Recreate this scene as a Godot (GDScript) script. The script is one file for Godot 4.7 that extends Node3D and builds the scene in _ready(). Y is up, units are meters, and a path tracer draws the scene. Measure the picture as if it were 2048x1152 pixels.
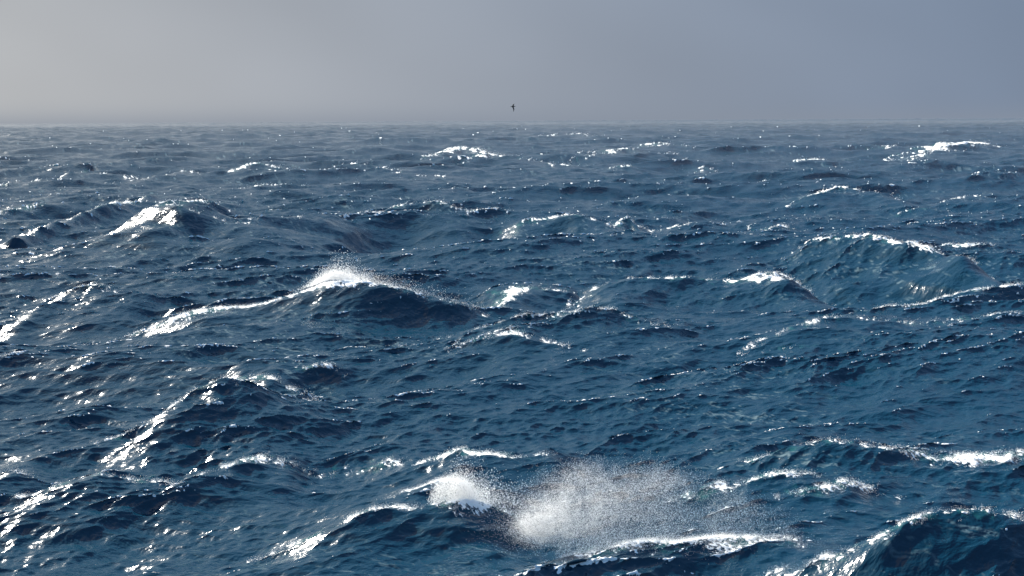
extends Node3D
# A storm-driven sea seen from a ship, lit by a low sun ahead and to the left; one seabird over the horizon.

const EYE := 14.0                     # camera height above mean sea level
const FOV := 20.0
const SUN_TURN := 35.0                # degrees left of the viewing direction
const SUN_RISE := 34.0
const WIND := 1.12                    # heading of the wave trains, radians from +x towards +z

var cam: Camera3D
var wc := cos(WIND)
var ws := sin(WIND)
var rng := RandomNumberGenerator.new()

# ------------------------------------------------------------------ helpers
func spot(px: float, py: float, h: float) -> Vector3:      # where the sight line through a point of the 2048 x 1152 frame meets the height h
	var f := 576.0 / tan(deg_to_rad(FOV / 2.0))
	var ray := cam.basis * Vector3((px - 1024.0) / f, -(py - 576.0) / f, -1.0)
	var t := (h - EYE) / minf(ray.y, -0.0004)
	return cam.position + ray * t

func add_thing(called: String, o: Node3D, label: String, category: String, group := "", kind := "") -> Node3D:
	o.name = called
	if label: o.set_meta("label", label)
	if category: o.set_meta("category", category)
	if group: o.set_meta("group", group)
	if kind: o.set_meta("kind", kind)
	add_child(o, true)
	return o

# ------------------------------------------------------------------ wind-wave tiles: a random sea of many wave trains, summed by an inverse Fourier transform
var fft_re: Array = []
var fft_im: Array = []
var fft_n := 0
var tw_c: PackedFloat32Array
var tw_s: PackedFloat32Array
var fft_rev: PackedInt32Array

func fft_row(i: int) -> void:
	var n := fft_n
	var a: PackedFloat32Array = fft_re[i]
	var b: PackedFloat32Array = fft_im[i]
	var re := PackedFloat32Array()
	var im := PackedFloat32Array()
	re.resize(n)
	im.resize(n)
	for k in n:
		var r := fft_rev[k]
		re[k] = a[r]
		im[k] = b[r]
	var size := 2
	while size <= n:
		var half := size >> 1
		var step := n / size
		for start in range(0, n, size):
			var t := 0
			for k in range(start, start + half):
				var wr := tw_c[t]
				var wi := tw_s[t]
				var xr := re[k + half]
				var xi := im[k + half]
				var pr := xr * wr - xi * wi
				var pi := xr * wi + xi * wr
				var qr := re[k]
				var qi := im[k]
				re[k + half] = qr - pr
				im[k + half] = qi - pi
				re[k] = qr + pr
				im[k] = qi + pi
				t += step
		size <<= 1
	fft_re[i] = re
	fft_im[i] = im

func turned(rows: Array) -> Array:
	var n := fft_n
	var flat := []
	for j in n:
		var r := PackedFloat32Array()
		r.resize(n)
		flat.append(r)
	for j in n:
		var col := PackedFloat32Array()
		col.resize(n)
		for i in n:
			col[i] = rows[i][j]
		flat[j] = col
	return flat

# Returns (height, push along the wind, fold) per cell of an n x n tile, period in metres, wavelengths from shortest to longest, all scaled to that rms height.
func wave_tile(n: int, period: float, shortest: float, longest: float, rms: float, spread: float, fall: float, number: int) -> PackedVector3Array:
	var r := RandomNumberGenerator.new()
	r.seed = number
	fft_n = n
	tw_c = PackedFloat32Array()
	tw_s = PackedFloat32Array()
	for k in n / 2:
		tw_c.append(cos(TAU * k / n))
		tw_s.append(sin(TAU * k / n))
	fft_rev = PackedInt32Array()
	var bits := int(round(log(n) / log(2.0)))
	for k in n:
		var v := 0
		for q in bits:
			if k & (1 << q):
				v |= 1 << (bits - 1 - q)
		fft_rev.append(v)
	var hr := []
	var hi := []
	for i in n:
		var zr := PackedFloat32Array()
		zr.resize(n)
		var zi := PackedFloat32Array()
		zi.resize(n)
		hr.append(zr)
		hi.append(zi)
	var k0 := TAU / period
	for i in n:
		var ky := k0 * (i if i < n / 2 else i - n)
		var row_r: PackedFloat32Array = hr[i]
		var row_i: PackedFloat32Array = hi[i]
		for j in n:
			var kx := k0 * (j if j < n / 2 else j - n)
			var k2 := kx * kx + ky * ky
			var g1 := r.randfn()
			var g2 := r.randfn()
			if k2 < 1e-9: continue
			var k := sqrt(k2)
			var wl := TAU / k
			if wl < shortest * 0.7 or wl > longest * 1.6: continue
			var cs := kx / k
			var dir := pow(absf(cs), spread) * (1.0 if cs > 0.0 else 0.12)
			var band := exp(-pow(shortest / wl, 4.0)) * exp(-pow(wl / longest, 4.0))
			var amp := sqrt(pow(k, -fall) * dir * band)
			row_r[j] = g1 * amp
			row_i[j] = g2 * amp
		hr[i] = row_r
		hi[i] = row_i
	# make it the spectrum of a real field, and lay the push along the wind into the imaginary part
	fft_re = []
	fft_im = []
	for i in n:
		var a := PackedFloat32Array()
		a.resize(n)
		var b := PackedFloat32Array()
		b.resize(n)
		var mi := (n - i) % n
		var ky := k0 * (i if i < n / 2 else i - n)
		var r1: PackedFloat32Array = hr[i]
		var i1: PackedFloat32Array = hi[i]
		var r2: PackedFloat32Array = hr[mi]
		var i2: PackedFloat32Array = hi[mi]
		for j in n:
			var mj := (n - j) % n
			var sr := 0.5 * (r1[j] + r2[mj])
			var si := 0.5 * (i1[j] - i2[mj])
			var kx := k0 * (j if j < n / 2 else j - n)
			var k := sqrt(kx * kx + ky * ky)
			var e := kx / k if k > 0.0 and j != n / 2 else 0.0
			# H + i D with D = i e H
			a[j] = sr - e * sr
			b[j] = si - e * si
		fft_re.append(a)
		fft_im.append(b)
	var g := WorkerThreadPool.add_group_task(fft_row, n, -1, true)
	WorkerThreadPool.wait_for_group_task_completion(g)
	fft_re = turned(fft_re)
	fft_im = turned(fft_im)
	g = WorkerThreadPool.add_group_task(fft_row, n, -1, true)
	WorkerThreadPool.wait_for_group_task_completion(g)
	var total := 0.0
	for i in n:
		var row: PackedFloat32Array = fft_re[i]
		for j in n:
			total += row[j] * row[j]
	var scale := rms / sqrt(total / (n * n))
	var out := PackedVector3Array()
	out.resize(n * n)
	var cell := period / n
	for x in n:                       # fft_re is turned: first index runs along the wind
		var row: PackedFloat32Array = fft_re[x]
		var push: PackedFloat32Array = fft_im[x]
		var before: PackedFloat32Array = fft_im[(x + n - 1) % n]
		var after: PackedFloat32Array = fft_im[(x + 1) % n]
		for y in n:
			out[y * n + x] = Vector3(row[y] * scale, push[y] * scale, (before[y] - after[y]) * scale / (2.0 * cell))
	return out

func sample(t: PackedVector3Array, n: int, u: float, v: float) -> Vector3:    # u, v in periods
	var x := (u - floorf(u)) * n
	var y := (v - floorf(v)) * n
	var xi := int(x)
	var yi := int(y)
	var fx := x - xi
	var fy := y - yi
	xi &= n - 1
	yi &= n - 1
	var xj := (xi + 1) & (n - 1)
	var top := yi * n
	var low := ((yi + 1) & (n - 1)) * n
	return t[top + xi].lerp(t[top + xj], fx).lerp(t[low + xi].lerp(t[low + xj], fx), fy)

# ------------------------------------------------------------------ the single large waves
class Ridge:
	var x0 := 0.0
	var x1 := 0.0
	var z_min := 0.0
	var z_max := 0.0
	var front := 3.0
	var back := 5.0
	var spill := 0.5
	var z: PackedFloat32Array
	var a: PackedFloat32Array
	var c: PackedFloat32Array
	var foam: PackedFloat32Array
	var cap: PackedInt32Array
	var frame_from := 0.0
	var frame_to := 1.0
	var crest: PackedVector3Array
	func top(px: float) -> Vector3:          # the crest where it is seen at that frame x
		var t := clampf((px - frame_from) / (frame_to - frame_from), 0.0, 0.9999) * (crest.size() - 1)
		return crest[int(t)].lerp(crest[int(t) + 1], t - int(t))
var ridges: Array[Ridge] = []
var cap_labels: Array[String] = [""]
const STEPS := 160

func smooth_value(p: Array, x: float, slot: int) -> float:
	for i in p.size() - 1:
		if x <= p[i + 1][0] or i == p.size() - 2:
			var x1: float = p[i][0]
			var x2: float = p[i + 1][0]
			var y1: float = p[i][slot]
			var y2: float = p[i + 1][slot]
			var m1: float = (y2 - p[maxi(i - 1, 0)][slot]) / maxf(x2 - p[maxi(i - 1, 0)][0], 1e-4)
			var m2: float = (p[mini(i + 2, p.size() - 1)][slot] - y1) / maxf(p[mini(i + 2, p.size() - 1)][0] - x1, 1e-4)
			var t := clampf((x - x1) / maxf(x2 - x1, 1e-4), 0.0, 1.0)
			var w := x2 - x1
			var t2 := t * t
			var t3 := t2 * t
			return y1 * (2 * t3 - 3 * t2 + 1) + m1 * w * (t3 - 2 * t2 + t) + y2 * (3 * t2 - 2 * t3) + m2 * w * (t3 - t2)
	return 0.0

# points: [frame x, frame y, crest height, foam]; one label per run of foam along the crest
func wave(points: Array, front: float, back: float, spill: float, labels: Array) -> Ridge:
	var r := Ridge.new()
	r.frame_from = points[0][0]
	r.frame_to = points[-1][0]
	r.front = front
	r.back = back
	r.spill = spill * 0.62
	var plan := PackedFloat32Array()
	for i in STEPS + 1:
		var px := lerpf(points[0][0], points[-1][0], i / float(STEPS))
		plan.append(spot(px, smooth_value(points, px, 1), 0.75 * smooth_value(points, px, 2)).z)
	var reach := STEPS / 7
	for pass_number in 2:                         # the crest runs smoothly over the water
		var soft := PackedFloat32Array()
		for i in STEPS + 1:
			var w := mini(reach, mini(i, STEPS - i))
			var total := 0.0
			for k in range(i - w, i + w + 1):
				total += plan[k]
			soft.append(total / (2 * w + 1))
		plan = soft
	var f0 := 576.0 / tan(deg_to_rad(FOV / 2.0))
	var xs := PackedFloat32Array()
	var hs := PackedFloat32Array()
	for i in STEPS + 1:
		var px := lerpf(points[0][0], points[-1][0], i / float(STEPS))
		var ray := cam.basis * Vector3((px - 1024.0) / f0, -(smooth_value(points, px, 1) - 576.0) / f0, -1.0)
		var t := plan[i] / ray.z
		xs.append(ray.x * t)
		hs.append(EYE + ray.y * t)
		r.crest.append(Vector3(xs[i], hs[i], plan[i]))
	r.x0 = xs[0]
	r.x1 = xs[STEPS]
	r.z_min = 1e9
	r.z_max = -1e9
	var run := -1
	var inside := false
	var k := 0
	for i in STEPS + 1:
		var x := lerpf(r.x0, r.x1, i / float(STEPS))
		while k < STEPS - 1 and xs[k + 1] < x: k += 1
		var q := clampf((x - xs[k]) / maxf(xs[k + 1] - xs[k], 1e-5), 0.0, 1.0)
		var z := lerpf(plan[k], plan[k + 1], q)
		var f := smooth_value(points, lerpf(points[0][0], points[-1][0], (k + q) / STEPS), 3)
		var end := smoothstep(0.0, 0.24, i / float(STEPS)) * smoothstep(1.0, 0.76, i / float(STEPS))
		r.z.append(z)
		r.a.append(clampf(lerpf(hs[k], hs[k + 1], q), 0.0, 6.0) * end)
		r.foam.append(f)
		if f > 0.03 and not inside:
			inside = true
			run = mini(run + 1, labels.size() - 1)
			if run >= 0 and (run == 0 or cap_labels[-1] != labels[run]):
				cap_labels.append(labels[run])
		elif f <= 0.0:
			inside = false
		r.cap.append(cap_labels.size() - 1 if labels.size() else 0)
		r.z_min = minf(r.z_min, z)
		r.z_max = maxf(r.z_max, z)
	for i in STEPS + 1:
		var lo := maxi(i - 4, 0)
		var hi := mini(i + 4, STEPS)
		var slope := (r.z[hi] - r.z[lo]) / ((r.x1 - r.x0) * (hi - lo) / STEPS)
		r.c.append(1.0 / sqrt(1.0 + slope * slope))
	ridges.append(r)
	return r

# ------------------------------------------------------------------ the sea's grid
var tile_l: PackedVector3Array
var tile_m: PackedVector3Array
var tile_s: PackedVector3Array
const NL := 256
const NM := 1024
const NS := 512
const PL := 340.0
const PM := 92.0
const PS := 13.0
var row_d: PackedFloat32Array
var col_u: PackedFloat32Array
var at_rows: Array = []
var foam_rows: Array = []
var cap_rows: Array = []
var uv_rows: Array = []
var tint_rows: Array = []
var streak_noise := FastNoiseLite.new()
var water := Color(0.0008, 0.030, 0.055)
var lace := Color(0.14, 0.20, 0.22)
var bubbles_and_crest_light := Color(0.012, 0.078, 0.088)
var all_at: PackedVector3Array
var normal_rows: Array = []
var foam_noise := FastNoiseLite.new()
var lump_noise := FastNoiseLite.new()
var half_tan := tan(deg_to_rad(FOV / 2.0)) * 16.0 / 9.0

func sea_row(i: int) -> void:
	var d := row_d[i]
	var nc := col_u.size()
	var at := PackedVector3Array()
	at.resize(nc)
	var foam := PackedFloat32Array()
	foam.resize(nc)
	var cap := PackedInt32Array()
	cap.resize(nc)
	var uv := PackedVector2Array()
	uv.resize(nc)
	var tint := PackedColorArray()
	tint.resize(nc)
	var half := maxf(d, 36.0) * half_tan * 1.22 + 4.0
	var z := -d
	var near: Array[Ridge] = []
	for r in ridges:
		if z > r.z_min - 4.0 * r.back and z < r.z_max + 4.0 * r.front:
			near.append(r)
	var amp_l := lerpf(lerpf(0.3, 0.7, smoothstep(55.0, 120.0, d)) * 1.15, 1.1, smoothstep(130.0, 420.0, d))
	var amp_s := smoothstep(520.0, 220.0, d)
	var distant := smoothstep(150.0, 600.0, d)
	var m_share := lerpf(1.0, 0.45, distant)
	var l_share := lerpf(0.6, 1.5, distant)
	var fleck := lerpf(1.2, 0.16, distant)
	var cr := cos(-0.42)
	var sr := sin(-0.42)
	for j in nc:
		var cu := col_u[j]
		var x := cu * half
		if absf(cu) > 1.0:
			x = signf(cu) * (half + (absf(cu) - 1.0) * 1000.0)
		var u := x * wc + z * ws
		var v := -x * ws + z * wc
		var l := sample(tile_l, NL, u / PL, v / PL)
		var m := sample(tile_m, NM, u / PM + 0.31, v / PM + 0.17)
		var gust := sample(tile_l, NL, u / 151.0 + 0.4, v / 97.0 + 0.2).x
		var h := l.x * amp_l
		var push := l.y * amp_l
		var big := 0.0
		var mask := -1.0
		var id := 0
		var stirred := 0.0
		for r in near:
			if x <= r.x0 or x >= r.x1: continue
			var p := (x - r.x0) / (r.x1 - r.x0) * STEPS
			var pi := int(p)
			var pf := p - pi
			var zc := lerpf(r.z[pi], r.z[pi + 1], pf)
			var s := (z - zc) * r.c[pi] + clampf(gust, -2.0, 2.0) * r.front * 0.22
			var wide := r.front if s > 0.0 else r.back
			var t := absf(s) / wide
			if t > 4.0: continue
			var g := exp(0.24 - sqrt(t * t + 0.058)) * 1.16 - 0.16 * exp(-t * 0.6)
			g *= smoothstep(4.0, 2.6, t)
			var a := lerpf(r.a[pi], r.a[pi + 1], pf)
			big = maxf(big, a * g) + 0.3 * minf(big, a * g)
			var f := lerpf(r.foam[pi], r.foam[pi + 1], pf)
			if f > 0.0:
				f = f * (0.55 + 0.45 * f) * (0.95 + 0.9 * foam_noise.get_noise_2d(x * 0.11 + r.x0, 7.0 + z * 0.05))
				var lay_on := r.spill * (0.55 + 1.3 * f * f)
				var across := s / lay_on if s > 0.0 else -s / (lay_on * 1.3)
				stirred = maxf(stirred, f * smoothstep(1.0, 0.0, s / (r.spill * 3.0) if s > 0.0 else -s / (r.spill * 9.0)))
				if across > 3.0: continue
				var n := foam_noise.get_noise_2d(u * 0.6, v * 1.2) * 1.2 + lump_noise.get_noise_2d(u * 0.9, v * 1.6) * 1.3
				var q := f * (0.92 - 0.6 * across) + n * 0.95 - 0.62
				if q > mask:
					mask = q
					id = r.cap[pi]
		h = h * (1.0 - 0.7 * clampf(big, 0.0, 1.0)) + big
		var calm := 1.0 - 0.15 * clampf(big * 0.4, 0.0, 1.0)
		var m2 := sample(tile_m, NM, (u * 0.84 - v * 0.54) / 41.0 + 0.7, (u * 0.54 + v * 0.84) / 41.0 + 0.2)
		var chop := calm * clampf(0.8 + 0.35 * gust, 0.3, 1.4)
		h += m.x * calm + m2.x * 0.3 * chop
		push += m2.y * 0.42 * chop
		push += m.y * 1.5 * calm
		if amp_s > 0.0:
			var s3 := sample(tile_s, NS, (u * cr + v * sr) / PS, (v * cr - u * sr) / PS)
			var e := amp_s * clampf(0.9 + gust * 0.8, 0.2, 1.8)
			h += s3.x * e
			push += s3.y * 1.1 * e
		# small crests that fold over break into flecks of foam
		var fold := (m.z + m2.z * 0.35) * m_share + l.z * l_share
		if mask <= 0.0 and fold > 0.30 and d < 2000.0:
			var q := (fold - lerpf(0.53, 0.76, distant)) * 1.6 + foam_noise.get_noise_2d(x * fleck, z * fleck * 0.4) * 0.6 + lump_noise.get_noise_2d(x * fleck, z * fleck * 0.5) * 0.6 - 0.05
			if q > mask:
				mask = q
				id = 0
		# old foam drawn out into thin pale streaks
		var line := absf(streak_noise.get_noise_2d(x * 0.35 + z * 0.12 + m.x * 2.0, z * 0.9 - x * 0.25 + m.y * 3.0))
		var lay := smoothstep(0.034, 0.0, line) * smoothstep(-0.2, 0.4, foam_noise.get_noise_2d(x * 0.045 + 40.0, z * 0.03) + 0.06 * big)
		tint[j] = water.lerp(lace, lay * 0.7)
		if stirred > 0.02:                    # aerated water round a breaking crest; its teal also paints light through the crest
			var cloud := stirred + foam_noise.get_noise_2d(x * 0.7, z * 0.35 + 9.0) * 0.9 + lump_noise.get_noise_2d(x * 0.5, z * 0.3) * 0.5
			tint[j] = tint[j].lerp(bubbles_and_crest_light, smoothstep(0.35, 0.9, cloud) * 0.9)
		at[j] = Vector3(x + push * wc, h - (x * x + z * z) / 12742000.0, z + push * ws)   # the sea curves with the Earth
		foam[j] = mask
		cap[j] = id
		uv[j] = Vector2(u + m.x * 0.9 + l.y * 0.5, v + m.y * 0.8) / 5.3
	at_rows[i] = at
	foam_rows[i] = foam
	cap_rows[i] = cap
	uv_rows[i] = uv
	tint_rows[i] = tint

func normal_row(i: int) -> void:
	var nc := col_u.size()
	var nr := row_d.size()
	var out := PackedVector3Array()
	out.resize(nc)
	var up := mini(i + 1, nr - 1) * nc
	var down := maxi(i - 1, 0) * nc
	var here := i * nc
	for j in nc:
		var e := all_at[here + mini(j + 1, nc - 1)] - all_at[here + maxi(j - 1, 0)]
		var f := all_at[up + j] - all_at[down + j]
		out[j] = e.cross(f).normalized()
	normal_rows[i] = out

func water_material() -> StandardMaterial3D:
	var m := StandardMaterial3D.new()
	m.resource_name = "sea_water"
	m.vertex_color_use_as_albedo = true
	m.roughness = 0.15
	m.metallic_specular = 0.4
	# ripples: a tile of short waves as a normal map
	var n := 512
	var t := wave_tile(n, 5.3, 0.05, 1.0, 0.0062, 5.0, 3.5, 77)
	var im := Image.create_empty(n, n, false, Image.FORMAT_RGB8)
	var cell := 5.3 / n
	for y in n:
		for x in n:
			var gx := (t[y * n + ((x + 1) & (n - 1))].x - t[y * n + ((x - 1) & (n - 1))].x) / (2.0 * cell)
			var gy := (t[((y + 1) & (n - 1)) * n + x].x - t[((y - 1) & (n - 1)) * n + x].x) / (2.0 * cell)
			var q := Vector3(-gx, gy, 1.0).normalized() * 0.5 + Vector3(0.5, 0.5, 0.5)
			im.set_pixel(x, y, Color(q.x, q.y, q.z))
	m.normal_enabled = true
	m.normal_texture = ImageTexture.create_from_image(im)
	m.normal_scale = 1.0
	return m

func foam_material() -> StandardMaterial3D:
	var m := StandardMaterial3D.new()
	m.resource_name = "foam"
	m.albedo_color = Color(0.93, 0.94, 0.93).linear_to_srgb()
	m.roughness = 0.9
	m.metallic_specular = 0.3
	return m

func spray_material() -> StandardMaterial3D:
	var m := StandardMaterial3D.new()
	m.resource_name = "spray"
	m.albedo_color = Color(1.0, 0.995, 0.98).linear_to_srgb()
	m.roughness = 0.3
	m.metallic_specular = 0.5
	m.backlight_enabled = true
	m.backlight = Color(1, 1, 1)
	return m

func build_sea() -> void:
	# rows run away from the ship, closer together near it
	for d in [-900.0, -300.0, -100.0, -30.0, 0.0, 14.0, 24.0, 30.0, 34.0]:
		row_d.append(d)
	var d := 36.0
	while d < 15000.0:
		row_d.append(d)
		d += minf(1.05e-4 * pow(d, 1.6), 8.0) if d < 3000.0 else 8.0 + (d - 3000.0) * 0.03
	for e in [5.0, 3.2, 2.2, 1.5, 1.0, 0.6, 0.35, 0.2, 0.1, 0.05, 0.02]:
		col_u.append(-1.0 - e * 0.8)
	for j in 701:
		col_u.append(-1.0 + j / 350.0)
	for e in [0.02, 0.05, 0.1, 0.2, 0.35, 0.6, 1.0, 1.5, 2.2, 3.2, 5.0]:
		col_u.append(1.0 + e * 0.8)
	var nr := row_d.size()
	var nc := col_u.size()
	lump_noise.seed = 8
	lump_noise.frequency = 4.5
	lump_noise.fractal_octaves = 2
	streak_noise.seed = 12
	streak_noise.frequency = 0.55
	streak_noise.fractal_octaves = 4
	for a in [at_rows, foam_rows, cap_rows, uv_rows, tint_rows, normal_rows]:
		a.resize(nr)
	var g := WorkerThreadPool.add_group_task(sea_row, nr, -1, true)
	WorkerThreadPool.wait_for_group_task_completion(g)
	var uvs := PackedVector2Array()
	var tints := PackedColorArray()
	var foam := PackedFloat32Array()
	var cap := PackedInt32Array()
	for i in nr:
		all_at.append_array(at_rows[i])
		uvs.append_array(uv_rows[i])
		tints.append_array(tint_rows[i])
		foam.append_array(foam_rows[i])
		cap.append_array(cap_rows[i])
	g = WorkerThreadPool.add_group_task(normal_row, nr, -1, true)
	WorkerThreadPool.wait_for_group_task_completion(g)
	var normals := PackedVector3Array()
	for i in nr:
		normals.append_array(normal_rows[i])
	var index := PackedInt32Array()
	index.resize((nr - 1) * (nc - 1) * 6)
	var k := 0
	for i in nr - 1:
		var a := i * nc
		for j in nc - 1:
			index[k] = a + j
			index[k + 1] = a + nc + j
			index[k + 2] = a + j + 1
			index[k + 3] = a + j + 1
			index[k + 4] = a + nc + j
			index[k + 5] = a + nc + j + 1
			k += 6
			a += 0
	var arrays := []
	arrays.resize(Mesh.ARRAY_MAX)
	arrays[Mesh.ARRAY_VERTEX] = all_at
	arrays[Mesh.ARRAY_NORMAL] = normals
	arrays[Mesh.ARRAY_TEX_UV] = uvs
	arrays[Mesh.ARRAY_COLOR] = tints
	arrays[Mesh.ARRAY_INDEX] = index
	var mesh := ArrayMesh.new()
	mesh.add_surface_from_arrays(Mesh.PRIMITIVE_TRIANGLES, arrays)
	mesh.surface_set_material(0, water_material())
	var o := MeshInstance3D.new()
	o.mesh = mesh
	add_thing("sea", o, "wind-torn dark blue ocean surface reaching to the horizon", "sea", "", "structure")
	build_foam(nr, nc, normals, foam, cap)

# Foam lies on the water as a layer of its own, thin at its torn edge and lumpy within.
func build_foam(nr: int, nc: int, normals: PackedVector3Array, foam: PackedFloat32Array, cap: PackedInt32Array) -> void:
	var layers := {}
	for i in nr - 1:
		if row_d[i] < 34.0: continue
		var thick := clampf(row_d[i] / 90.0, 0.6, 3.0)
		for j in range(11, nc - 12):
			var a := i * nc + j
			var b := a + nc
			if foam[a] <= 0.0 and foam[a + 1] <= 0.0 and foam[b] <= 0.0 and foam[b + 1] <= 0.0: continue
			var id := maxi(maxi(cap[a], cap[a + 1]), maxi(cap[b], cap[b + 1]))
			if not layers.has(id):
				layers[id] = [PackedVector3Array(), PackedVector3Array()]
			var L: Array = layers[id]
			for tri in [[a, b, a + 1], [a + 1, b, b + 1]]:
				var poly := []
				for q in 3:
					var p: int = tri[q]
					var n: int = tri[(q + 1) % 3]
					if foam[p] > 0.0:
						poly.append([p, p, 0.0])
					if (foam[p] > 0.0) != (foam[n] > 0.0):
						poly.append([p, n, foam[p] / (foam[p] - foam[n])])
				if poly.size() < 3: continue
				var pts := []
				var ns := []
				for q in poly:
					var at: Vector3 = all_at[q[0]].lerp(all_at[q[1]], q[2])
					var nn: Vector3 = normals[q[0]].lerp(normals[q[1]], q[2]).normalized()
					var f := maxf(lerpf(foam[q[0]], foam[q[1]], q[2]), 0.0)
					var lump := 0.5 + lump_noise.get_noise_2d(at.x * 1.4, at.z * 1.4 + at.y)
					pts.append(at + nn * (0.004 + minf(f, 0.6) * (0.02 + 0.14 * lump) * thick))
					ns.append(nn)
				for q in range(1, pts.size() - 1):
					L[0].append_array([pts[0], pts[q], pts[q + 1]])
					L[1].append_array([ns[0], ns[q], ns[q + 1]])
	var white := foam_material()
	var ids := layers.keys()
	ids.sort()
	for id in ids:
		var v: PackedVector3Array = layers[id][0]
		var middle := Vector3.ZERO
		for p in v:
			middle += p
		middle /= v.size()
		for q in v.size():
			v[q] -= middle
		var st := SurfaceTool.new()
		st.begin(Mesh.PRIMITIVE_TRIANGLES)
		st.set_smooth_group(0)
		for q in v.size():
			st.add_vertex(v[q])
		st.index()
		st.generate_normals()
		st.set_material(white)
		var o := MeshInstance3D.new()
		o.mesh = st.commit()
		o.position = middle
		if id == 0:
			add_thing("foam_flecks", o, "small flecks of white foam scattered over the whole sea", "foam", "", "stuff")
		else:
			var root := Node3D.new()
			root.position = middle
			o.position = Vector3.ZERO
			o.name = "froth"
			o.set_meta("kind", "stuff")
			root.add_child(o, true)
			add_thing("whitecap", root, cap_labels[id], "whitecap", "whitecaps breaking on the waves")
			blown(root, v, middle)
	print("foam layers ", ids.size(), " of ", cap_labels.size())

# Drops torn off a whitecap by the wind, thickest close to the foam.
func blown(root: Node3D, v: PackedVector3Array, middle: Vector3) -> void:
	var far := -middle.z
	var count := int(clampf(v.size() / 3 * 3.0, 60, 16000))
	var mm := MultiMesh.new()
	mm.transform_format = MultiMesh.TRANSFORM_3D
	mm.mesh = drop_mesh
	mm.instance_count = count
	for i in count:
		var p := v[rng.randi() % v.size()]
		var go := -log(1.0 - rng.randf() * 0.98) * (0.05 + far * 0.0007)
		if i % 5 < 3: go *= 0.22
		p += Vector3(go * 1.1, go * 0.55 * rng.randf_range(0.2, 1.5), go * 0.5) + Vector3(rng.randfn(), absf(rng.randfn()), rng.randfn()) * 0.05
		var s := far * 0.00009 * (0.4 + 1.3 * pow(rng.randf(), 2.0)) + 0.002
		mm.set_instance_transform(i, Transform3D(Basis(Vector3.UP, rng.randf() * TAU).scaled(Vector3(s, s, s)), p))
	var o := MultiMeshInstance3D.new()
	o.multimesh = mm
	o.material_override = spray_material_shared
	o.name = "droplets"
	o.set_meta("kind", "stuff")
	root.add_child(o, true)

# ------------------------------------------------------------------ spray
var drop_mesh: Mesh
var great_wave: Ridge
var burst_wave: Ridge
var low_wave: Ridge

func spray(label: String, count: int, size: float, place: Callable) -> void:
	var mm := MultiMesh.new()
	mm.transform_format = MultiMesh.TRANSFORM_3D
	mm.mesh = drop_mesh
	mm.instance_count = count
	var points := PackedVector3Array()
	var middle := Vector3.ZERO
	for i in count:
		var p: Vector3 = place.call()
		points.append(p)
		middle += p
	middle /= count
	for i in count:
		var s := size * (0.35 + 1.1 * pow(rng.randf(), 2.5))
		var b := Basis(Vector3(rng.randfn(), rng.randfn(), rng.randfn()).normalized(), rng.randf() * TAU).scaled(Vector3(s, s, s))
		mm.set_instance_transform(i, Transform3D(b, points[i] - middle))
	var root := Node3D.new()
	root.position = middle
	add_thing("spray_plume", root, label, "spray", "spray torn off the wave crests")
	var o := MultiMeshInstance3D.new()
	o.multimesh = mm
	o.material_override = spray_material_shared
	o.name = "droplets"
	o.set_meta("kind", "stuff")
	root.add_child(o, true)

var spray_material_shared: StandardMaterial3D

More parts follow.
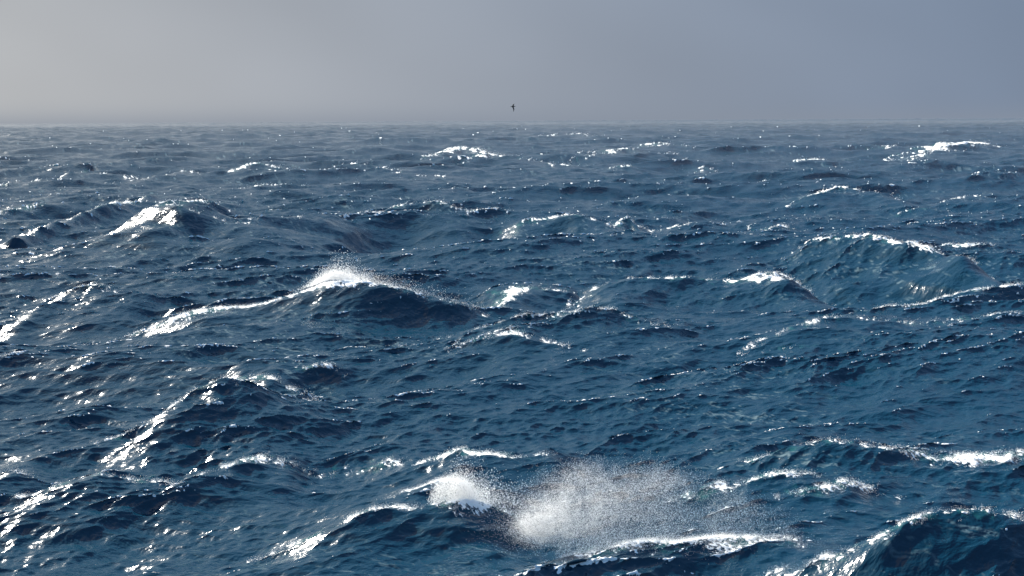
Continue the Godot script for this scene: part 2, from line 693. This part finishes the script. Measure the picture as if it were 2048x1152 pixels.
func build_spray() -> void:
	# the great plume in the foreground, blown to the right
	spray("large fan of glittering spray blown to the right across the foreground", 210000, 0.0053, func():
		var x := 0.0
		var y := 0.0
		if rng.randf() < 0.08:
			x = 1100.0 + rng.randfn() * 52.0
			y = 1052.0 + rng.randfn() * 24.0 - (x - 1082.0) * 0.12
		else:
			for go in 12:
				var a := deg_to_rad(clampf(19.0 + rng.randfn() * 18.0, -5.0, 80.0))
				var reach := 580.0 * exp(-1.5 * maxf(a, 0.0))
				var r := 34.0 + reach * pow(rng.randf(), 1.05)
				x = 1020.0 + cos(a) * r + rng.randfn() * 16.0
				y = 1084.0 - sin(a) * r + rng.randfn() * 12.0
				if foam_noise.get_noise_2d(a * 9.0, r * 0.006) + 0.5 * foam_noise.get_noise_2d(x * 0.03, y * 0.06) > rng.randf_range(-0.5, 0.3): break
		var base := spot(x, 1105.0, 0.4)
		return base + Vector3(0, (1105.0 - y) * -base.z / 3267.0, rng.randfn() * lerpf(0.25, 0.7, smoothstep(1060.0, 1320.0, x)) - 0.6))
	spray("low sheet of drifting spray along the foam line under the large fan", 24000, 0.006, func():
		var x := 1290.0 + 120.0 * rng.randfn()
		while x < 1110.0 or x > 1600.0: x = 1290.0 + 120.0 * rng.randfn()
		var y := 1112.0 - absf(rng.randfn()) * 15.0 - 10.0 * maxf(foam_noise.get_noise_2d(x * 0.02, 3.0), 0.0)
		var base := low_wave.top(x)
		return base + Vector3(0, (1112.0 - y) * -base.z / 3267.0, rng.randfn() * 0.5))
	spray("compact white burst of spray leaping from the crest left of the large fan", 26000, 0.0105, func():
		var a := rng.randf() * PI
		var r := sqrt(rng.randf())
		var x := 908.0 - cos(a) * r * 46.0 + rng.randfn() * 5.0
		var y := 1014.0 - sin(a) * r * 56.0 + rng.randfn() * 5.0
		if rng.randf() < 0.5:
			var t := -log(1.0 - 0.99 * rng.randf()) * 0.45
			x = 912.0 + t * 95.0 + rng.randfn() * 12.0
			y = 1012.0 - absf(rng.randfn()) * (34.0 + 10.0 * t) * exp(-t * 0.5) - 3.0
		var base := burst_wave.top(x)
		return base + Vector3(0, (1006.0 - y) * -base.z / 3267.0, rng.randfn() * 0.3))
	spray("white burst of spray on top of the large wave left of centre", 22000, 0.017, func():
		var x := 672.0 + rng.randfn() * 27.0
		if rng.randf() < 0.3: x = rng.randf_range(625.0, 740.0)
		var base := great_wave.top(x)
		var lift := absf(rng.randfn()) * (9.0 if rng.randf() < 0.75 else 20.0) * exp(-pow((x - 675.0) / 75.0, 2.0)) - 2.0
		return base + Vector3(lift * 0.3, lift, 0) * (-base.z / 3267.0) + Vector3(0, 0, rng.randfn() * 0.4))
	spray("thin veil of spray trailing down the right shoulder of that large wave", 6000, 0.014, func():
		var x := 725.0 - log(1.0 - 0.97 * rng.randf()) * 70.0
		var base := great_wave.top(x)
		return base + Vector3(0, (absf(rng.randfn()) * 13.0 - 1.0) * -base.z / 3267.0, rng.randfn() * 0.8))

# ------------------------------------------------------------------ mist of fine spray over the far water
func build_mist() -> void:
	var f := FogVolume.new()
	f.shape = RenderingServer.FOG_VOLUME_SHAPE_BOX
	f.size = Vector3(7000, 17, 3030)
	var m := FogMaterial.new()
	m.density = 0.00009
	m.albedo = Color(0.95, 0.95, 0.95)
	f.material = m
	f.position = Vector3(0, 0, -1735)
	add_thing("spray_mist", f, "thin pale mist of blown spray low over the far water", "mist", "", "stuff")

# ------------------------------------------------------------------ bird
# A closed skin over oval rings: each ring is [centre, half size one way, half size the other way].
func skin(rings: Array, long_way: Vector3, thick_way: Vector3, m: Material) -> MeshInstance3D:
	var st := SurfaceTool.new()
	st.begin(Mesh.PRIMITIVE_TRIANGLES)
	st.set_smooth_group(0)
	var sides := 10
	for i in rings.size() - 1:
		for k in sides:
			var q := []
			for pair in [[i, k], [i, k + 1], [i + 1, k], [i + 1, k + 1]]:
				var ring: Array = rings[pair[0]]
				var a: float = TAU * pair[1] / sides
				q.append(ring[0] + long_way * cos(a) * ring[1] + thick_way * sin(a) * ring[2])
			for v in [q[0], q[2], q[1], q[1], q[2], q[3]]:
				st.add_vertex(v)
	st.index()
	st.generate_normals()
	st.set_material(m)
	var o := MeshInstance3D.new()
	o.mesh = st.commit()
	return o

# Banked steeply, flying to the left: one wing points up, the other down.
func build_bird() -> void:
	var dark := StandardMaterial3D.new()
	dark.resource_name = "dark_feathers"
	dark.albedo_color = Color(0.02, 0.021, 0.022).linear_to_srgb()
	dark.roughness = 0.8
	var horn := StandardMaterial3D.new()
	horn.resource_name = "bill_horn"
	horn.albedo_color = Color(0.05, 0.045, 0.04).linear_to_srgb()
	horn.roughness = 0.5
	var root := Node3D.new()
	var ahead := cam.basis * Vector3(1.5, 363.0, -3267.0)
	root.position = cam.position + ahead.normalized() * 235.0
	add_thing("seabird", root, "dark seabird banking steeply in the sky above the horizon", "bird")
	var up := Vector3.UP
	var out := Vector3(0, 0, 1)
	var body := skin([[Vector3(-0.30, -0.01, 0), 0.001, 0.001], [Vector3(-0.26, -0.005, 0), 0.035, 0.035], [Vector3(-0.20, 0, 0), 0.05, 0.05], [Vector3(-0.14, 0, 0), 0.055, 0.055], [Vector3(-0.02, 0, 0), 0.085, 0.08], [Vector3(0.10, 0.01, 0), 0.075, 0.07], [Vector3(0.22, 0.02, 0), 0.04, 0.04], [Vector3(0.27, 0.022, 0), 0.001, 0.001]], up, out, dark)
	body.name = "body"
	root.add_child(body, true)
	var bill := skin([[Vector3(-0.385, -0.03, 0), 0.001, 0.001], [Vector3(-0.37, -0.018, 0), 0.009, 0.008], [Vector3(-0.285, -0.008, 0), 0.017, 0.014]], up, out, horn)
	bill.name = "bill"
	root.add_child(bill, true)
	var tail := skin([[Vector3(0.18, 0.018, 0), 0.03, 0.02], [Vector3(0.28, 0.025, 0), 0.05, 0.012], [Vector3(0.36, 0.03, 0), 0.045, 0.006], [Vector3(0.39, 0.03, 0), 0.001, 0.001]], up, out, dark)
	tail.name = "tail"
	root.add_child(tail, true)
	var across := Vector3(1, 0, 0)
	var upper := skin([[Vector3(0.02, 0.04, 0), 0.11, 0.025], [Vector3(0.05, 0.18, -0.05), 0.10, 0.02], [Vector3(0.10, 0.30, -0.12), 0.085, 0.015], [Vector3(0.20, 0.38, -0.24), 0.06, 0.01], [Vector3(0.30, 0.40, -0.34), 0.03, 0.006], [Vector3(0.36, 0.40, -0.38), 0.001, 0.001]], across, out, dark)
	upper.name = "wing"
	root.add_child(upper, true)
	var lower := skin([[Vector3(0.02, -0.04, 0), 0.11, 0.025], [Vector3(0.07, -0.20, 0.05), 0.10, 0.02], [Vector3(0.15, -0.36, 0.08), 0.08, 0.015], [Vector3(0.14, -0.54, 0.10), 0.055, 0.01], [Vector3(0.10, -0.68, 0.10), 0.03, 0.006], [Vector3(0.06, -0.76, 0.09), 0.001, 0.001]], across, out, dark)
	lower.name = "wing"
	root.add_child(lower, true)

# ------------------------------------------------------------------ sky
func build_sky() -> Sky:
	var w := 512
	var h := 256
	var im := Image.create_empty(w, h, false, Image.FORMAT_RGBAF)
	var n := FastNoiseLite.new()
	n.seed = 3
	n.frequency = 1.3
	n.fractal_octaves = 4
	for y in h:
		var el := PI * (0.5 - (y + 0.5) / h)
		for x in w:
			var az := TAU * (x + 0.5) / w          # 0 straight ahead, positive to the right
			var dir := Vector3(sin(az) * cos(el), sin(el), -cos(az) * cos(el))
			var off := wrapf(az + deg_to_rad(SUN_TURN + 3.0), -PI, PI)
			var rise := maxf(sin(el), 0.0)
			var c := Vector3(0.150, 0.213, 0.322).lerp(Vector3(0.13, 0.30, 0.58), smoothstep(0.0, 0.7, rise))
			var glow := exp(-pow(off / deg_to_rad(38.0), 2.0))
			c = c.lerp(Vector3(0.575, 0.57, 0.55), glow * (1.0 - 0.35 * smoothstep(0.0, 0.25, rise)))
			var soft := n.get_noise_3d(dir.x * 3.5 + dir.y * 4.0, dir.y * 6.0, dir.z * 3.5)
			c *= (1.0 + 0.12 * soft) / 2.6
			if el < 0.0:
				c = Vector3(0.095, 0.11, 0.135)
			im.set_pixel(x, y, Color(c.x, c.y, c.z))
	var m := PanoramaSkyMaterial.new()
	m.panorama = ImageTexture.create_from_image(im)
	var sky := Sky.new()
	sky.sky_material = m
	return sky

# ------------------------------------------------------------------ scene
func _ready() -> void:
	rng.seed = 11
	cam = Camera3D.new()
	cam.name = "camera"
	cam.fov = FOV
	cam.near = 0.5
	cam.far = 20000.0
	cam.position = Vector3(0, EYE, 0)
	cam.rotation = Vector3(deg_to_rad(-5.95), 0, deg_to_rad(-0.31))
	add_child(cam)
	var env := Environment.new()
	env.background_mode = Environment.BG_SKY
	env.sky = build_sky()
	env.tonemap_mode = Environment.TONE_MAPPER_LINEAR
	env.tonemap_exposure = 2.6
	env.volumetric_fog_enabled = true
	env.volumetric_fog_density = 0.0
	env.sdfgi_enabled = true
	env.ssao_enabled = true
	env.ssil_enabled = true
	var around := WorldEnvironment.new()
	around.environment = env
	around.name = "world"
	add_child(around)
	var sun := DirectionalLight3D.new()
	sun.name = "sun"
	sun.light_color = Color(1.0, 0.975, 0.93)
	sun.light_energy = 1.6
	sun.light_angular_distance = 0.8
	sun.shadow_enabled = true
	sun.rotation = Vector3(deg_to_rad(-SUN_RISE), deg_to_rad(SUN_TURN - 180.0), 0)
	add_child(sun)

	var t0 := Time.get_ticks_msec()
	tile_l = wave_tile(NL, PL, 9.0, 95.0, 1.0, 4.5, 3.8, 21)
	tile_m = wave_tile(NM, PM, 0.35, 16.0, 0.19, 5.0, 3.7, 22)
	tile_s = wave_tile(NS, PS, 0.1, 0.9, 0.0095, 6.0, 3.5, 23)
	print("tiles ", Time.get_ticks_msec() - t0)
	foam_noise.seed = 5
	foam_noise.frequency = 0.9
	foam_noise.fractal_octaves = 4
	big_waves()
	small_caps()
	spray_material_shared = spray_material()
	var ds := SurfaceTool.new()
	ds.begin(Mesh.PRIMITIVE_TRIANGLES)
	ds.set_smooth_group(-1)
	var rim := []
	for k in 5:
		rim.append(Vector3(cos(TAU * k / 5), 0, sin(TAU * k / 5)))
	for k in 5:
		for v in [Vector3.UP, rim[k], rim[(k + 1) % 5], Vector3.DOWN, rim[(k + 1) % 5], rim[k]]:
			ds.add_vertex(v)
	ds.generate_normals()
	drop_mesh = ds.commit()
	build_sea()
	print("sea ", Time.get_ticks_msec() - t0)
	build_mist()
	build_spray()
	build_bird()
	print("all ", Time.get_ticks_msec() - t0)

func big_waves() -> void:
	# foreground
	wave([[1380, 1160, 0.2, 0], [1560, 1112, 1.2, 0.1], [1640, 1088, 2.3, 0.4], [1720, 1060, 3.0, 0.6], [1790, 1035, 3.4, 0.7], [1880, 1012, 3.7, 0.7], [1945, 1010, 3.7, 0.4], [2010, 1028, 3.4, 0.2], [2100, 1042, 3.0, 0], [2250, 1050, 2.1, 0]], 3.6, 3.0, 0.35,
		["ragged foam edge along the crest of the dark foreground wave at the right"])
	low_wave = wave([[1060, 1125, 0.1, 0], [1180, 1117, 0.3, 0.5], [1250, 1114, 0.4, 0.8], [1330, 1108, 0.45, 0.9], [1420, 1104, 0.45, 0.9], [1500, 1106, 0.4, 0.5], [1600, 1110, 0.2, 0], [1660, 1114, 0.1, 0]], 1.0, 2.2, 0.7,
		["low line of foam under the large fan of spray at the bottom"])
	burst_wave = wave([[480, 1075, 0.2, 0], [560, 1060, 0.5, 0.3], [640, 1038, 0.9, 0.5], [700, 1015, 1.2, 0.6], [760, 1004, 1.3, 0.5], [830, 1004, 1.3, 0.3], [905, 998, 1.4, 1.0], [960, 1005, 1.2, 0.9], [1030, 1012, 0.9, 0.2], [1100, 1020, 0.3, 0]], 2.0, 2.6, 0.35,
		["broken foam on the foreground crest below the compact burst of spray"])
	wave([[740, 962, 0.2, 0], [800, 955, 0.6, 0.6], [850, 946, 0.8, 0.9], [900, 944, 0.7, 0.7], [960, 955, 0.2, 0]], 1.6, 2.2, 0.3,
		["short bright foam crest just behind the compact burst of spray"])
	# lower middle
	wave([[1380, 915, 0.3, 0], [1440, 908, 0.8, 0], [1510, 908, 1.1, 0.5], [1600, 897, 1.4, 0.5], [1650, 890, 1.5, 0.6], [1720, 898, 1.4, 0.7], [1800, 906, 1.2, 0.9], [1900, 915, 1.0, 0.9], [2000, 915, 1.0, 0.9], [2100, 908, 1.1, 0.6], [2200, 905, 0.6, 0]], 2.6, 3.4, 0.3,
		["long thin foam line near the right edge above the dark foreground wave"])
	wave([[660, 910, 0.2, 0], [760, 905, 0.6, 0.4], [860, 898, 0.9, 0.7], [920, 888, 1.1, 1.0], [970, 890, 1.1, 0.9], [1040, 895, 0.9, 0.2], [1100, 890, 0.9, 0.0], [1200, 905, 0.3, 0]], 2.4, 3.0, 0.32,
		["small foam crest in the lower centre behind the bursts of spray"])
	wave([[300, 965, 0.2, 0], [360, 948, 0.6, 0.2], [430, 925, 0.7, 0.5], [490, 910, 0.8, 0.6], [560, 905, 0.7, 0.2], [650, 910, 0.3, 0]], 2.2, 3.0, 0.28,
		["slanting foam streak on the low wave at the lower left"])
	wave([[20, 985, 0.1, 0], [90, 968, 0.4, 0.4], [150, 955, 0.6, 0.4], [200, 948, 0.6, 0.3], [260, 950, 0.5, 0.5], [330, 950, 0.4, 0.1], [400, 960, 0.1, 0]], 2.4, 3.0, 0.3,
		["patchy foam on the small wave near the lower left corner"])
	wave([[-80, 945, 0.2, 0], [-20, 932, 0.5, 0.5], [20, 922, 0.7, 0.6], [60, 936, 0.4, 0], [110, 945, 0.1, 0]], 1.8, 2.5, 0.3,
		["bright little crest cut by the left edge low in the picture"])
	wave([[1330, 1000, 0.2, 0], [1430, 975, 0.7, 0.6], [1500, 962, 0.9, 0.7], [1580, 955, 1.0, 0.8], [1640, 962, 0.8, 0], [1720, 975, 0.3, 0]], 1.8, 2.5, 0.28,
		["foam crest behind the right end of the large fan of spray"])
	wave([[1540, 1010, 0.2, 0], [1600, 990, 0.6, 0.5], [1690, 970, 0.8, 0.7], [1740, 980, 0.5, 0.1], [1800, 985, 0.3, 0.0], [1860, 990, 0.2, 0]], 1.4, 2.0, 0.25,
		["pale foam ripple between the fan of spray and the dark foreground wave"])
	# middle left peak
	wave([[190, 875, 0.2, 0], [280, 846, 0.8, 0.4], [340, 808, 1.6, 0.8], [380, 783, 2.1, 0.9], [430, 760, 2.4, 0.6], [470, 775, 2.3, 0.0], [530, 800, 1.6, 0], [620, 822, 0.9, 0], [740, 835, 0.3, 0]], 2.7, 3.2, 0.5,
		["bright foam down the left flank of the pyramid-shaped wave at the lower left"])
	wave([[420, 765, 0.5, 0], [480, 750, 1.2, 0.6], [530, 742, 1.4, 0.7], [570, 765, 1.0, 0.3], [640, 790, 0.3, 0]], 3.0, 4.0, 0.5,
		["frothy crest just behind the pyramid-shaped wave at the lower left"])
	# large centre wave
	great_wave = wave([[160, 668, 0.2, 0], [230, 655, 0.5, 0.4], [300, 641, 0.9, 0.8], [360, 630, 1.2, 1.0], [430, 618, 1.6, 1.0], [500, 605, 2.1, 0.9], [560, 590, 2.6, 1.0], [620, 571, 3.5, 1.2], [660, 557, 3.9, 1.4], [700, 560, 3.8, 1.2], [760, 573, 3.3, 0.7], [820, 587, 2.8, 0.5], [900, 605, 1.8, 0.4], [980, 625, 1.1, 0.0], [1080, 645, 0.3, 0]], 5.0, 6.0, 0.55,
		["long white breaking crest of the largest wave left of centre"])
	wave([[900, 630, 0.2, 0], [970, 602, 0.8, 0.6], [1000, 586, 1.2, 0.8], [1040, 572, 1.6, 0.9], [1090, 566, 1.7, 0.7], [1150, 570, 1.4, 0.5], [1210, 580, 0.6, 0]], 3.4, 4.5, 0.5,
		["foam crest of the wave right of the large breaking wave in the centre"])
	wave([[1080, 612, 0.3, 0], [1160, 585, 1.3, 0.2], [1220, 560, 2.1, 0.4], [1290, 548, 2.5, 0.4], [1360, 552, 2.4, 0.6], [1430, 552, 2.4, 0.5], [1500, 550, 2.5, 1.0], [1550, 547, 2.5, 1.1], [1590, 562, 2.1, 0.2], [1660, 585, 1.2, 0], [1740, 610, 0.3, 0]], 5.0, 6.0, 0.6,
		["foam along the broad wave right of centre ending in a white breaker"])
	wave([[1400, 712, 0.2, 0], [1480, 690, 0.9, 0], [1540, 665, 1.6, 0.1], [1600, 648, 2.0, 0.4], [1680, 634, 2.3, 0.4], [1720, 632, 2.3, 0.2], [1780, 640, 2.0, 0.2], [1850, 642, 1.9, 0.6], [1920, 642, 1.8, 0.7], [2000, 640, 1.8, 0.2], [2120, 645, 1.2, 0.0], [2220, 650, 0.5, 0]], 4.2, 5.5, 0.35,
		["thin foam edge of the long dark wave at the right below the middle"])
	wave([[780, 712, 0.2, 0], [840, 695, 0.6, 0.1], [930, 678, 1.0, 0.1], [1010, 662, 1.4, 0.3], [1080, 658, 1.6, 0.5], [1180, 640, 1.9, 0.4], [1260, 650, 1.5, 0.2], [1340, 665, 0.9, 0.0], [1460, 690, 0.3, 0]], 4.0, 5.0, 0.3,
		["thin foam streak on the low wave below the centre of the picture"])
	wave([[880, 720, 0.2, 0], [960, 700, 0.7, 0.3], [1010, 685, 1.2, 0.6], [1060, 678, 1.3, 0.6], [1110, 690, 1.0, 0.1], [1200, 705, 0.5, 0], [1280, 715, 0.2, 0]], 3.0, 4.0, 0.35,
		["small slanting foam crest just below the centre of the picture"])
	wave([[1740, 655, 0.3, 0], [1790, 632, 1.0, 0.5], [1840, 606, 1.6, 0.5], [1900, 592, 2.0, 0.4], [1960, 583, 2.2, 0.9], [2000, 580, 2.2, 0.8], [2080, 590, 1.8, 0.5], [2180, 600, 0.6, 0]], 3.6, 4.5, 0.55,
		["curling foam crest at the right edge in the middle of the picture"])
	wave([[1540, 525, 0.3, 0], [1600, 502, 2.0, 0.5], [1680, 490, 3.2, 0.6], [1760, 479, 3.9, 0.8], [1830, 477, 4.1, 0.8], [1885, 484, 4.0, 1.0], [1920, 502, 3.3, 0.5], [1970, 530, 1.6, 0.0], [2030, 560, 0.6, 0], [2090, 575, 0.2, 0]], 6.0, 7.0, 0.55,
		["foam-edged crest of the tall round wave at the right"])
	wave([[1870, 510, 0.2, 0], [1910, 500, 0.9, 0.9], [1960, 496, 1.1, 1.0], [2000, 498, 0.9, 0.0], [2060, 500, 0.5, 0]], 3.0, 5.0, 0.7,
		["white breaker just behind the tall round wave at the right"])
	wave([[1420, 556, 0.2, 0], [1470, 548, 0.9, 0.7], [1530, 540, 1.3, 0.9], [1580, 543, 1.1, 0.7], [1640, 560, 0.3, 0]], 2.5, 4.0, 0.7,
		["second white breaker right of centre behind the broad wave"])
	wave([[20, 640, 0.2, 0], [80, 612, 0.9, 0.4], [130, 592, 1.4, 0.7], [180, 586, 1.6, 0.6], [230, 600, 1.2, 0.0], [330, 630, 0.4, 0]], 3.5, 4.5, 0.6,
		["glittering foam patch on the small wave at the left edge of the middle"])
	wave([[-120, 585, 0.6, 0], [-30, 566, 1.2, 0.3], [30, 558, 1.4, 0.5], [70, 562, 1.1, 0.1], [130, 580, 0.3, 0]], 3.0, 4.0, 0.4,
		["thin crest of foam at the left edge above the glittering patch"])
	wave([[120, 720, 0.2, 0], [200, 690, 0.8, 0.0], [320, 668, 1.3, 0.0], [420, 655, 1.5, 0.0], [560, 648, 1.5, 0], [640, 652, 1.3, 0], [760, 668, 0.7, 0], [860, 690, 0.2, 0]], 3.6, 4.5, 0.3, [])
	# upper left
	wave([[80, 490, 1.4, 0], [170, 456, 2.8, 0.2], [240, 440, 4.0, 0.4], [290, 424, 5.2, 0.55], [330, 409, 6.0, 0.7], [370, 405, 6.2, 0.7], [410, 420, 5.6, 0.3], [470, 435, 4.6, 0.3], [540, 434, 4.2, 0.1], [620, 436, 3.4, 0], [720, 446, 2.2, 0], [800, 456, 1.2, 0]], 13.0, 13.0, 0.8,
		["white flank of the tall peaked wave at the upper left"])
	wave([[60, 455, 0.3, 0], [130, 440, 1.2, 0.5], [190, 420, 2.0, 1.0], [240, 402, 2.7, 1.0], [290, 400, 2.8, 0.6], [350, 402, 2.7, 0.5], [400, 394, 2.9, 1.1], [440, 402, 2.3, 0.4], [500, 415, 0.8, 0]], 5.0, 7.0, 1.0,
		["foam heaped behind the tall peaked wave at the upper left"])
	wave([[-100, 440, 0.6, 0], [-20, 426, 1.2, 0.8], [40, 420, 1.4, 0.9], [90, 416, 1.2, 0.3], [150, 425, 0.3, 0]], 4.0, 6.0, 0.9,
		["white crest at the left edge beside the tall peaked wave"])
	wave([[700, 455, 0.3, 0], [760, 430, 1.6, 0.3], [800, 420, 2.3, 0.6], [860, 411, 2.8, 0.9], [900, 421, 2.3, 0.4], [950, 438, 1.2, 0], [1010, 452, 0.3, 0]], 5.5, 6.5, 0.8,
		["foam crest on the rounded wave above the centre left"])
	wave([[980, 462, 0.3, 0], [1030, 446, 1.1, 0.2], [1080, 436, 1.8, 0.8], [1140, 424, 2.6, 1.0], [1185, 432, 2.2, 0.2], [1240, 448, 1.2, 0], [1320, 462, 0.3, 0]], 5.0, 6.0, 0.8,
		["foam crest on the rounded wave above the exact centre"])
	wave([[1560, 408, 0.3, 0], [1610, 394, 1.3, 0.6], [1650, 382, 2.3, 0.8], [1690, 371, 3.2, 0.9], [1735, 381, 2.4, 0.9], [1790, 394, 1.3, 0.3], [1850, 404, 0.4, 0]], 7.0, 8.0, 0.8,
		["thin foam outline of the pointed wave at the upper right"])
	wave([[1760, 320, 0.6, 0], [1830, 306, 2.0, 0.8], [1880, 295, 3.2, 1.3], [1930, 287, 4.0, 1.4], [1980, 283, 4.3, 1.2], [2040, 283, 4.3, 0.8], [2120, 290, 3.4, 0.4], [2220, 310, 0.8, 0]], 14.0, 14.0, 1.7,
		["long white crest of the distant high wave at the far right"])
	wave([[-60, 382, 0.6, 0], [20, 368, 1.6, 0.4], [80, 347, 3.0, 0.7], [130, 337, 3.6, 0.7], [180, 343, 3.2, 0.6], [260, 352, 1.6, 0.4], [320, 358, 0.4, 0]], 9.0, 10.0, 1.2,
		["foam-streaked distant wave at the far left below the haze"])
	wave([[240, 364, 0.5, 0], [300, 349, 1.8, 0.5], [360, 340, 2.6, 0.6], [420, 344, 2.4, 0.4], [470, 336, 2.8, 0.7], [515, 328, 3.3, 0.9], [560, 334, 2.6, 0.3], [620, 350, 0.6, 0]], 9.0, 10.0, 1.2,
		["foam-tipped distant wave in the upper left, right of the far left one"])
	wave([[560, 356, 0.5, 0], [640, 340, 2.2, 0.4], [700, 329, 3.0, 0.8], [750, 338, 2.4, 0.4], [830, 348, 1.6, 0.2], [920, 352, 1.2, 0], [1000, 358, 0.4, 0]], 9.0, 10.0, 1.2,
		["distant wave with a thin white crest left of the bird"])
	wave([[830, 325, 0.4, 0], [870, 308, 1.8, 0.9], [910, 298, 2.6, 1.2], [945, 298, 2.4, 1.0], [990, 310, 0.6, 0]], 10.0, 12.0, 1.8,
		["distant breaking crest below and left of the bird"])
	wave([[910, 330, 0.4, 0], [945, 314, 1.6, 0.8], [975, 306, 2.2, 1.2], [1010, 312, 1.8, 0.6], [1060, 322, 1.0, 0.3], [1120, 328, 0.4, 0]], 9.0, 12.0, 1.6,
		["distant breaking crest straight below the bird"])
	wave([[1150, 325, 0.4, 0], [1200, 308, 1.6, 0.7], [1245, 296, 2.6, 0.9], [1290, 303, 1.8, 0.4], [1360, 315, 0.4, 0]], 10.0, 12.0, 1.6,
		["distant streaked crest below and right of the bird"])

# short breaking crests between the large waves: frame x from and to, frame y of the ends and of the top, height, foam
func small_caps() -> void:
	for c in [
		[1070, 1200, 274, 267, 2.2, 1.1, "streaked white crest near the horizon right of the bird"],
		[1280, 1365, 296, 287, 1.8, 1.0, "short white crest right of the streaked distant crest, under the right half of the sky"],
		[1755, 1845, 300, 287, 1.8, 1.1, "small white breaker far off, left of the distant high wave at the far right"],
		[1090, 1150, 337, 331, 1.4, 1.0, "short thin whitecap below the distant crests right of the centre line"],
		[1225, 1275, 341, 335, 1.2, 1.0, "tiny whitecap in the distance between two thin ones right of centre"],
		[1390, 1440, 339, 333, 1.2, 1.0, "tiny whitecap in the distance left of the pointed wave"],
		[1590, 1650, 326, 320, 1.4, 1.1, "bright dot of foam in the distance above the pointed wave"],
		[1490, 1580, 370, 362, 1.3, 0.8, "thin foam line just left of the pointed wave"],
		[1790, 1880, 418, 411, 1.2, 1.0, "thin foam line right of and below the pointed wave"],
		[1880, 1980, 400, 391, 1.4, 0.8, "thin foam line near the right edge, level with the pointed wave"],
		[1225, 1285, 444, 434, 1.2, 1.2, "small white breaker right of the rounded wave above the exact centre"],
		[1310, 1410, 452, 443, 1.2, 0.9, "thin foam crest left of the tall round wave, in open water"],
		[1520, 1590, 460, 453, 1.1, 1.1, "whitecap just above the left end of the tall round wave"],
		[1680, 1730, 634, 620, 0.7, 1.4, "small upright splash of foam on the long dark wave at the right"],
		[1510, 1600, 719, 712, 0.5, 0.9, "thin foam line in the calm blue stretch right of centre"],
		[510, 580, 378, 370, 1.3, 1.0, "thin slanting foam line between the distant waves left of centre"],
		[880, 950, 384, 377, 1.2, 0.8, "short pale foam line above the rounded wave at centre left"],
		[0, 60, 350, 342, 1.4, 1.1, "small white crest at the left edge in the distance"],
		[620, 700, 745, 735, 0.6, 0.6, "thin foam line under the right shoulder of the largest wave"],
		[940, 1000, 440, 430, 1.2, 1.1, "white tuft of foam between the two rounded waves above the centre"]]:
		var x1: float = c[0]
		var x2: float = c[1]
		var deep: float = 14.0 * 3267.0 / (c[3] - 236.0)
		var wide := clampf(deep * 0.012, 0.8, 9.0)
		wave([[x1 - (x2 - x1) * 0.4, c[2] + 4, 0.1, 0], [x1, c[2], c[4] * 0.6, c[5] * 0.45], [lerpf(x1, x2, 0.55), c[3], c[4], c[5] * 0.85], [x2, c[2] - 1, c[4] * 0.6, c[5] * 0.35], [x2 + (x2 - x1) * 0.4, c[2] + 3, 0.1, 0]], wide, wide * 1.4, wide * 0.2, [c[6]])
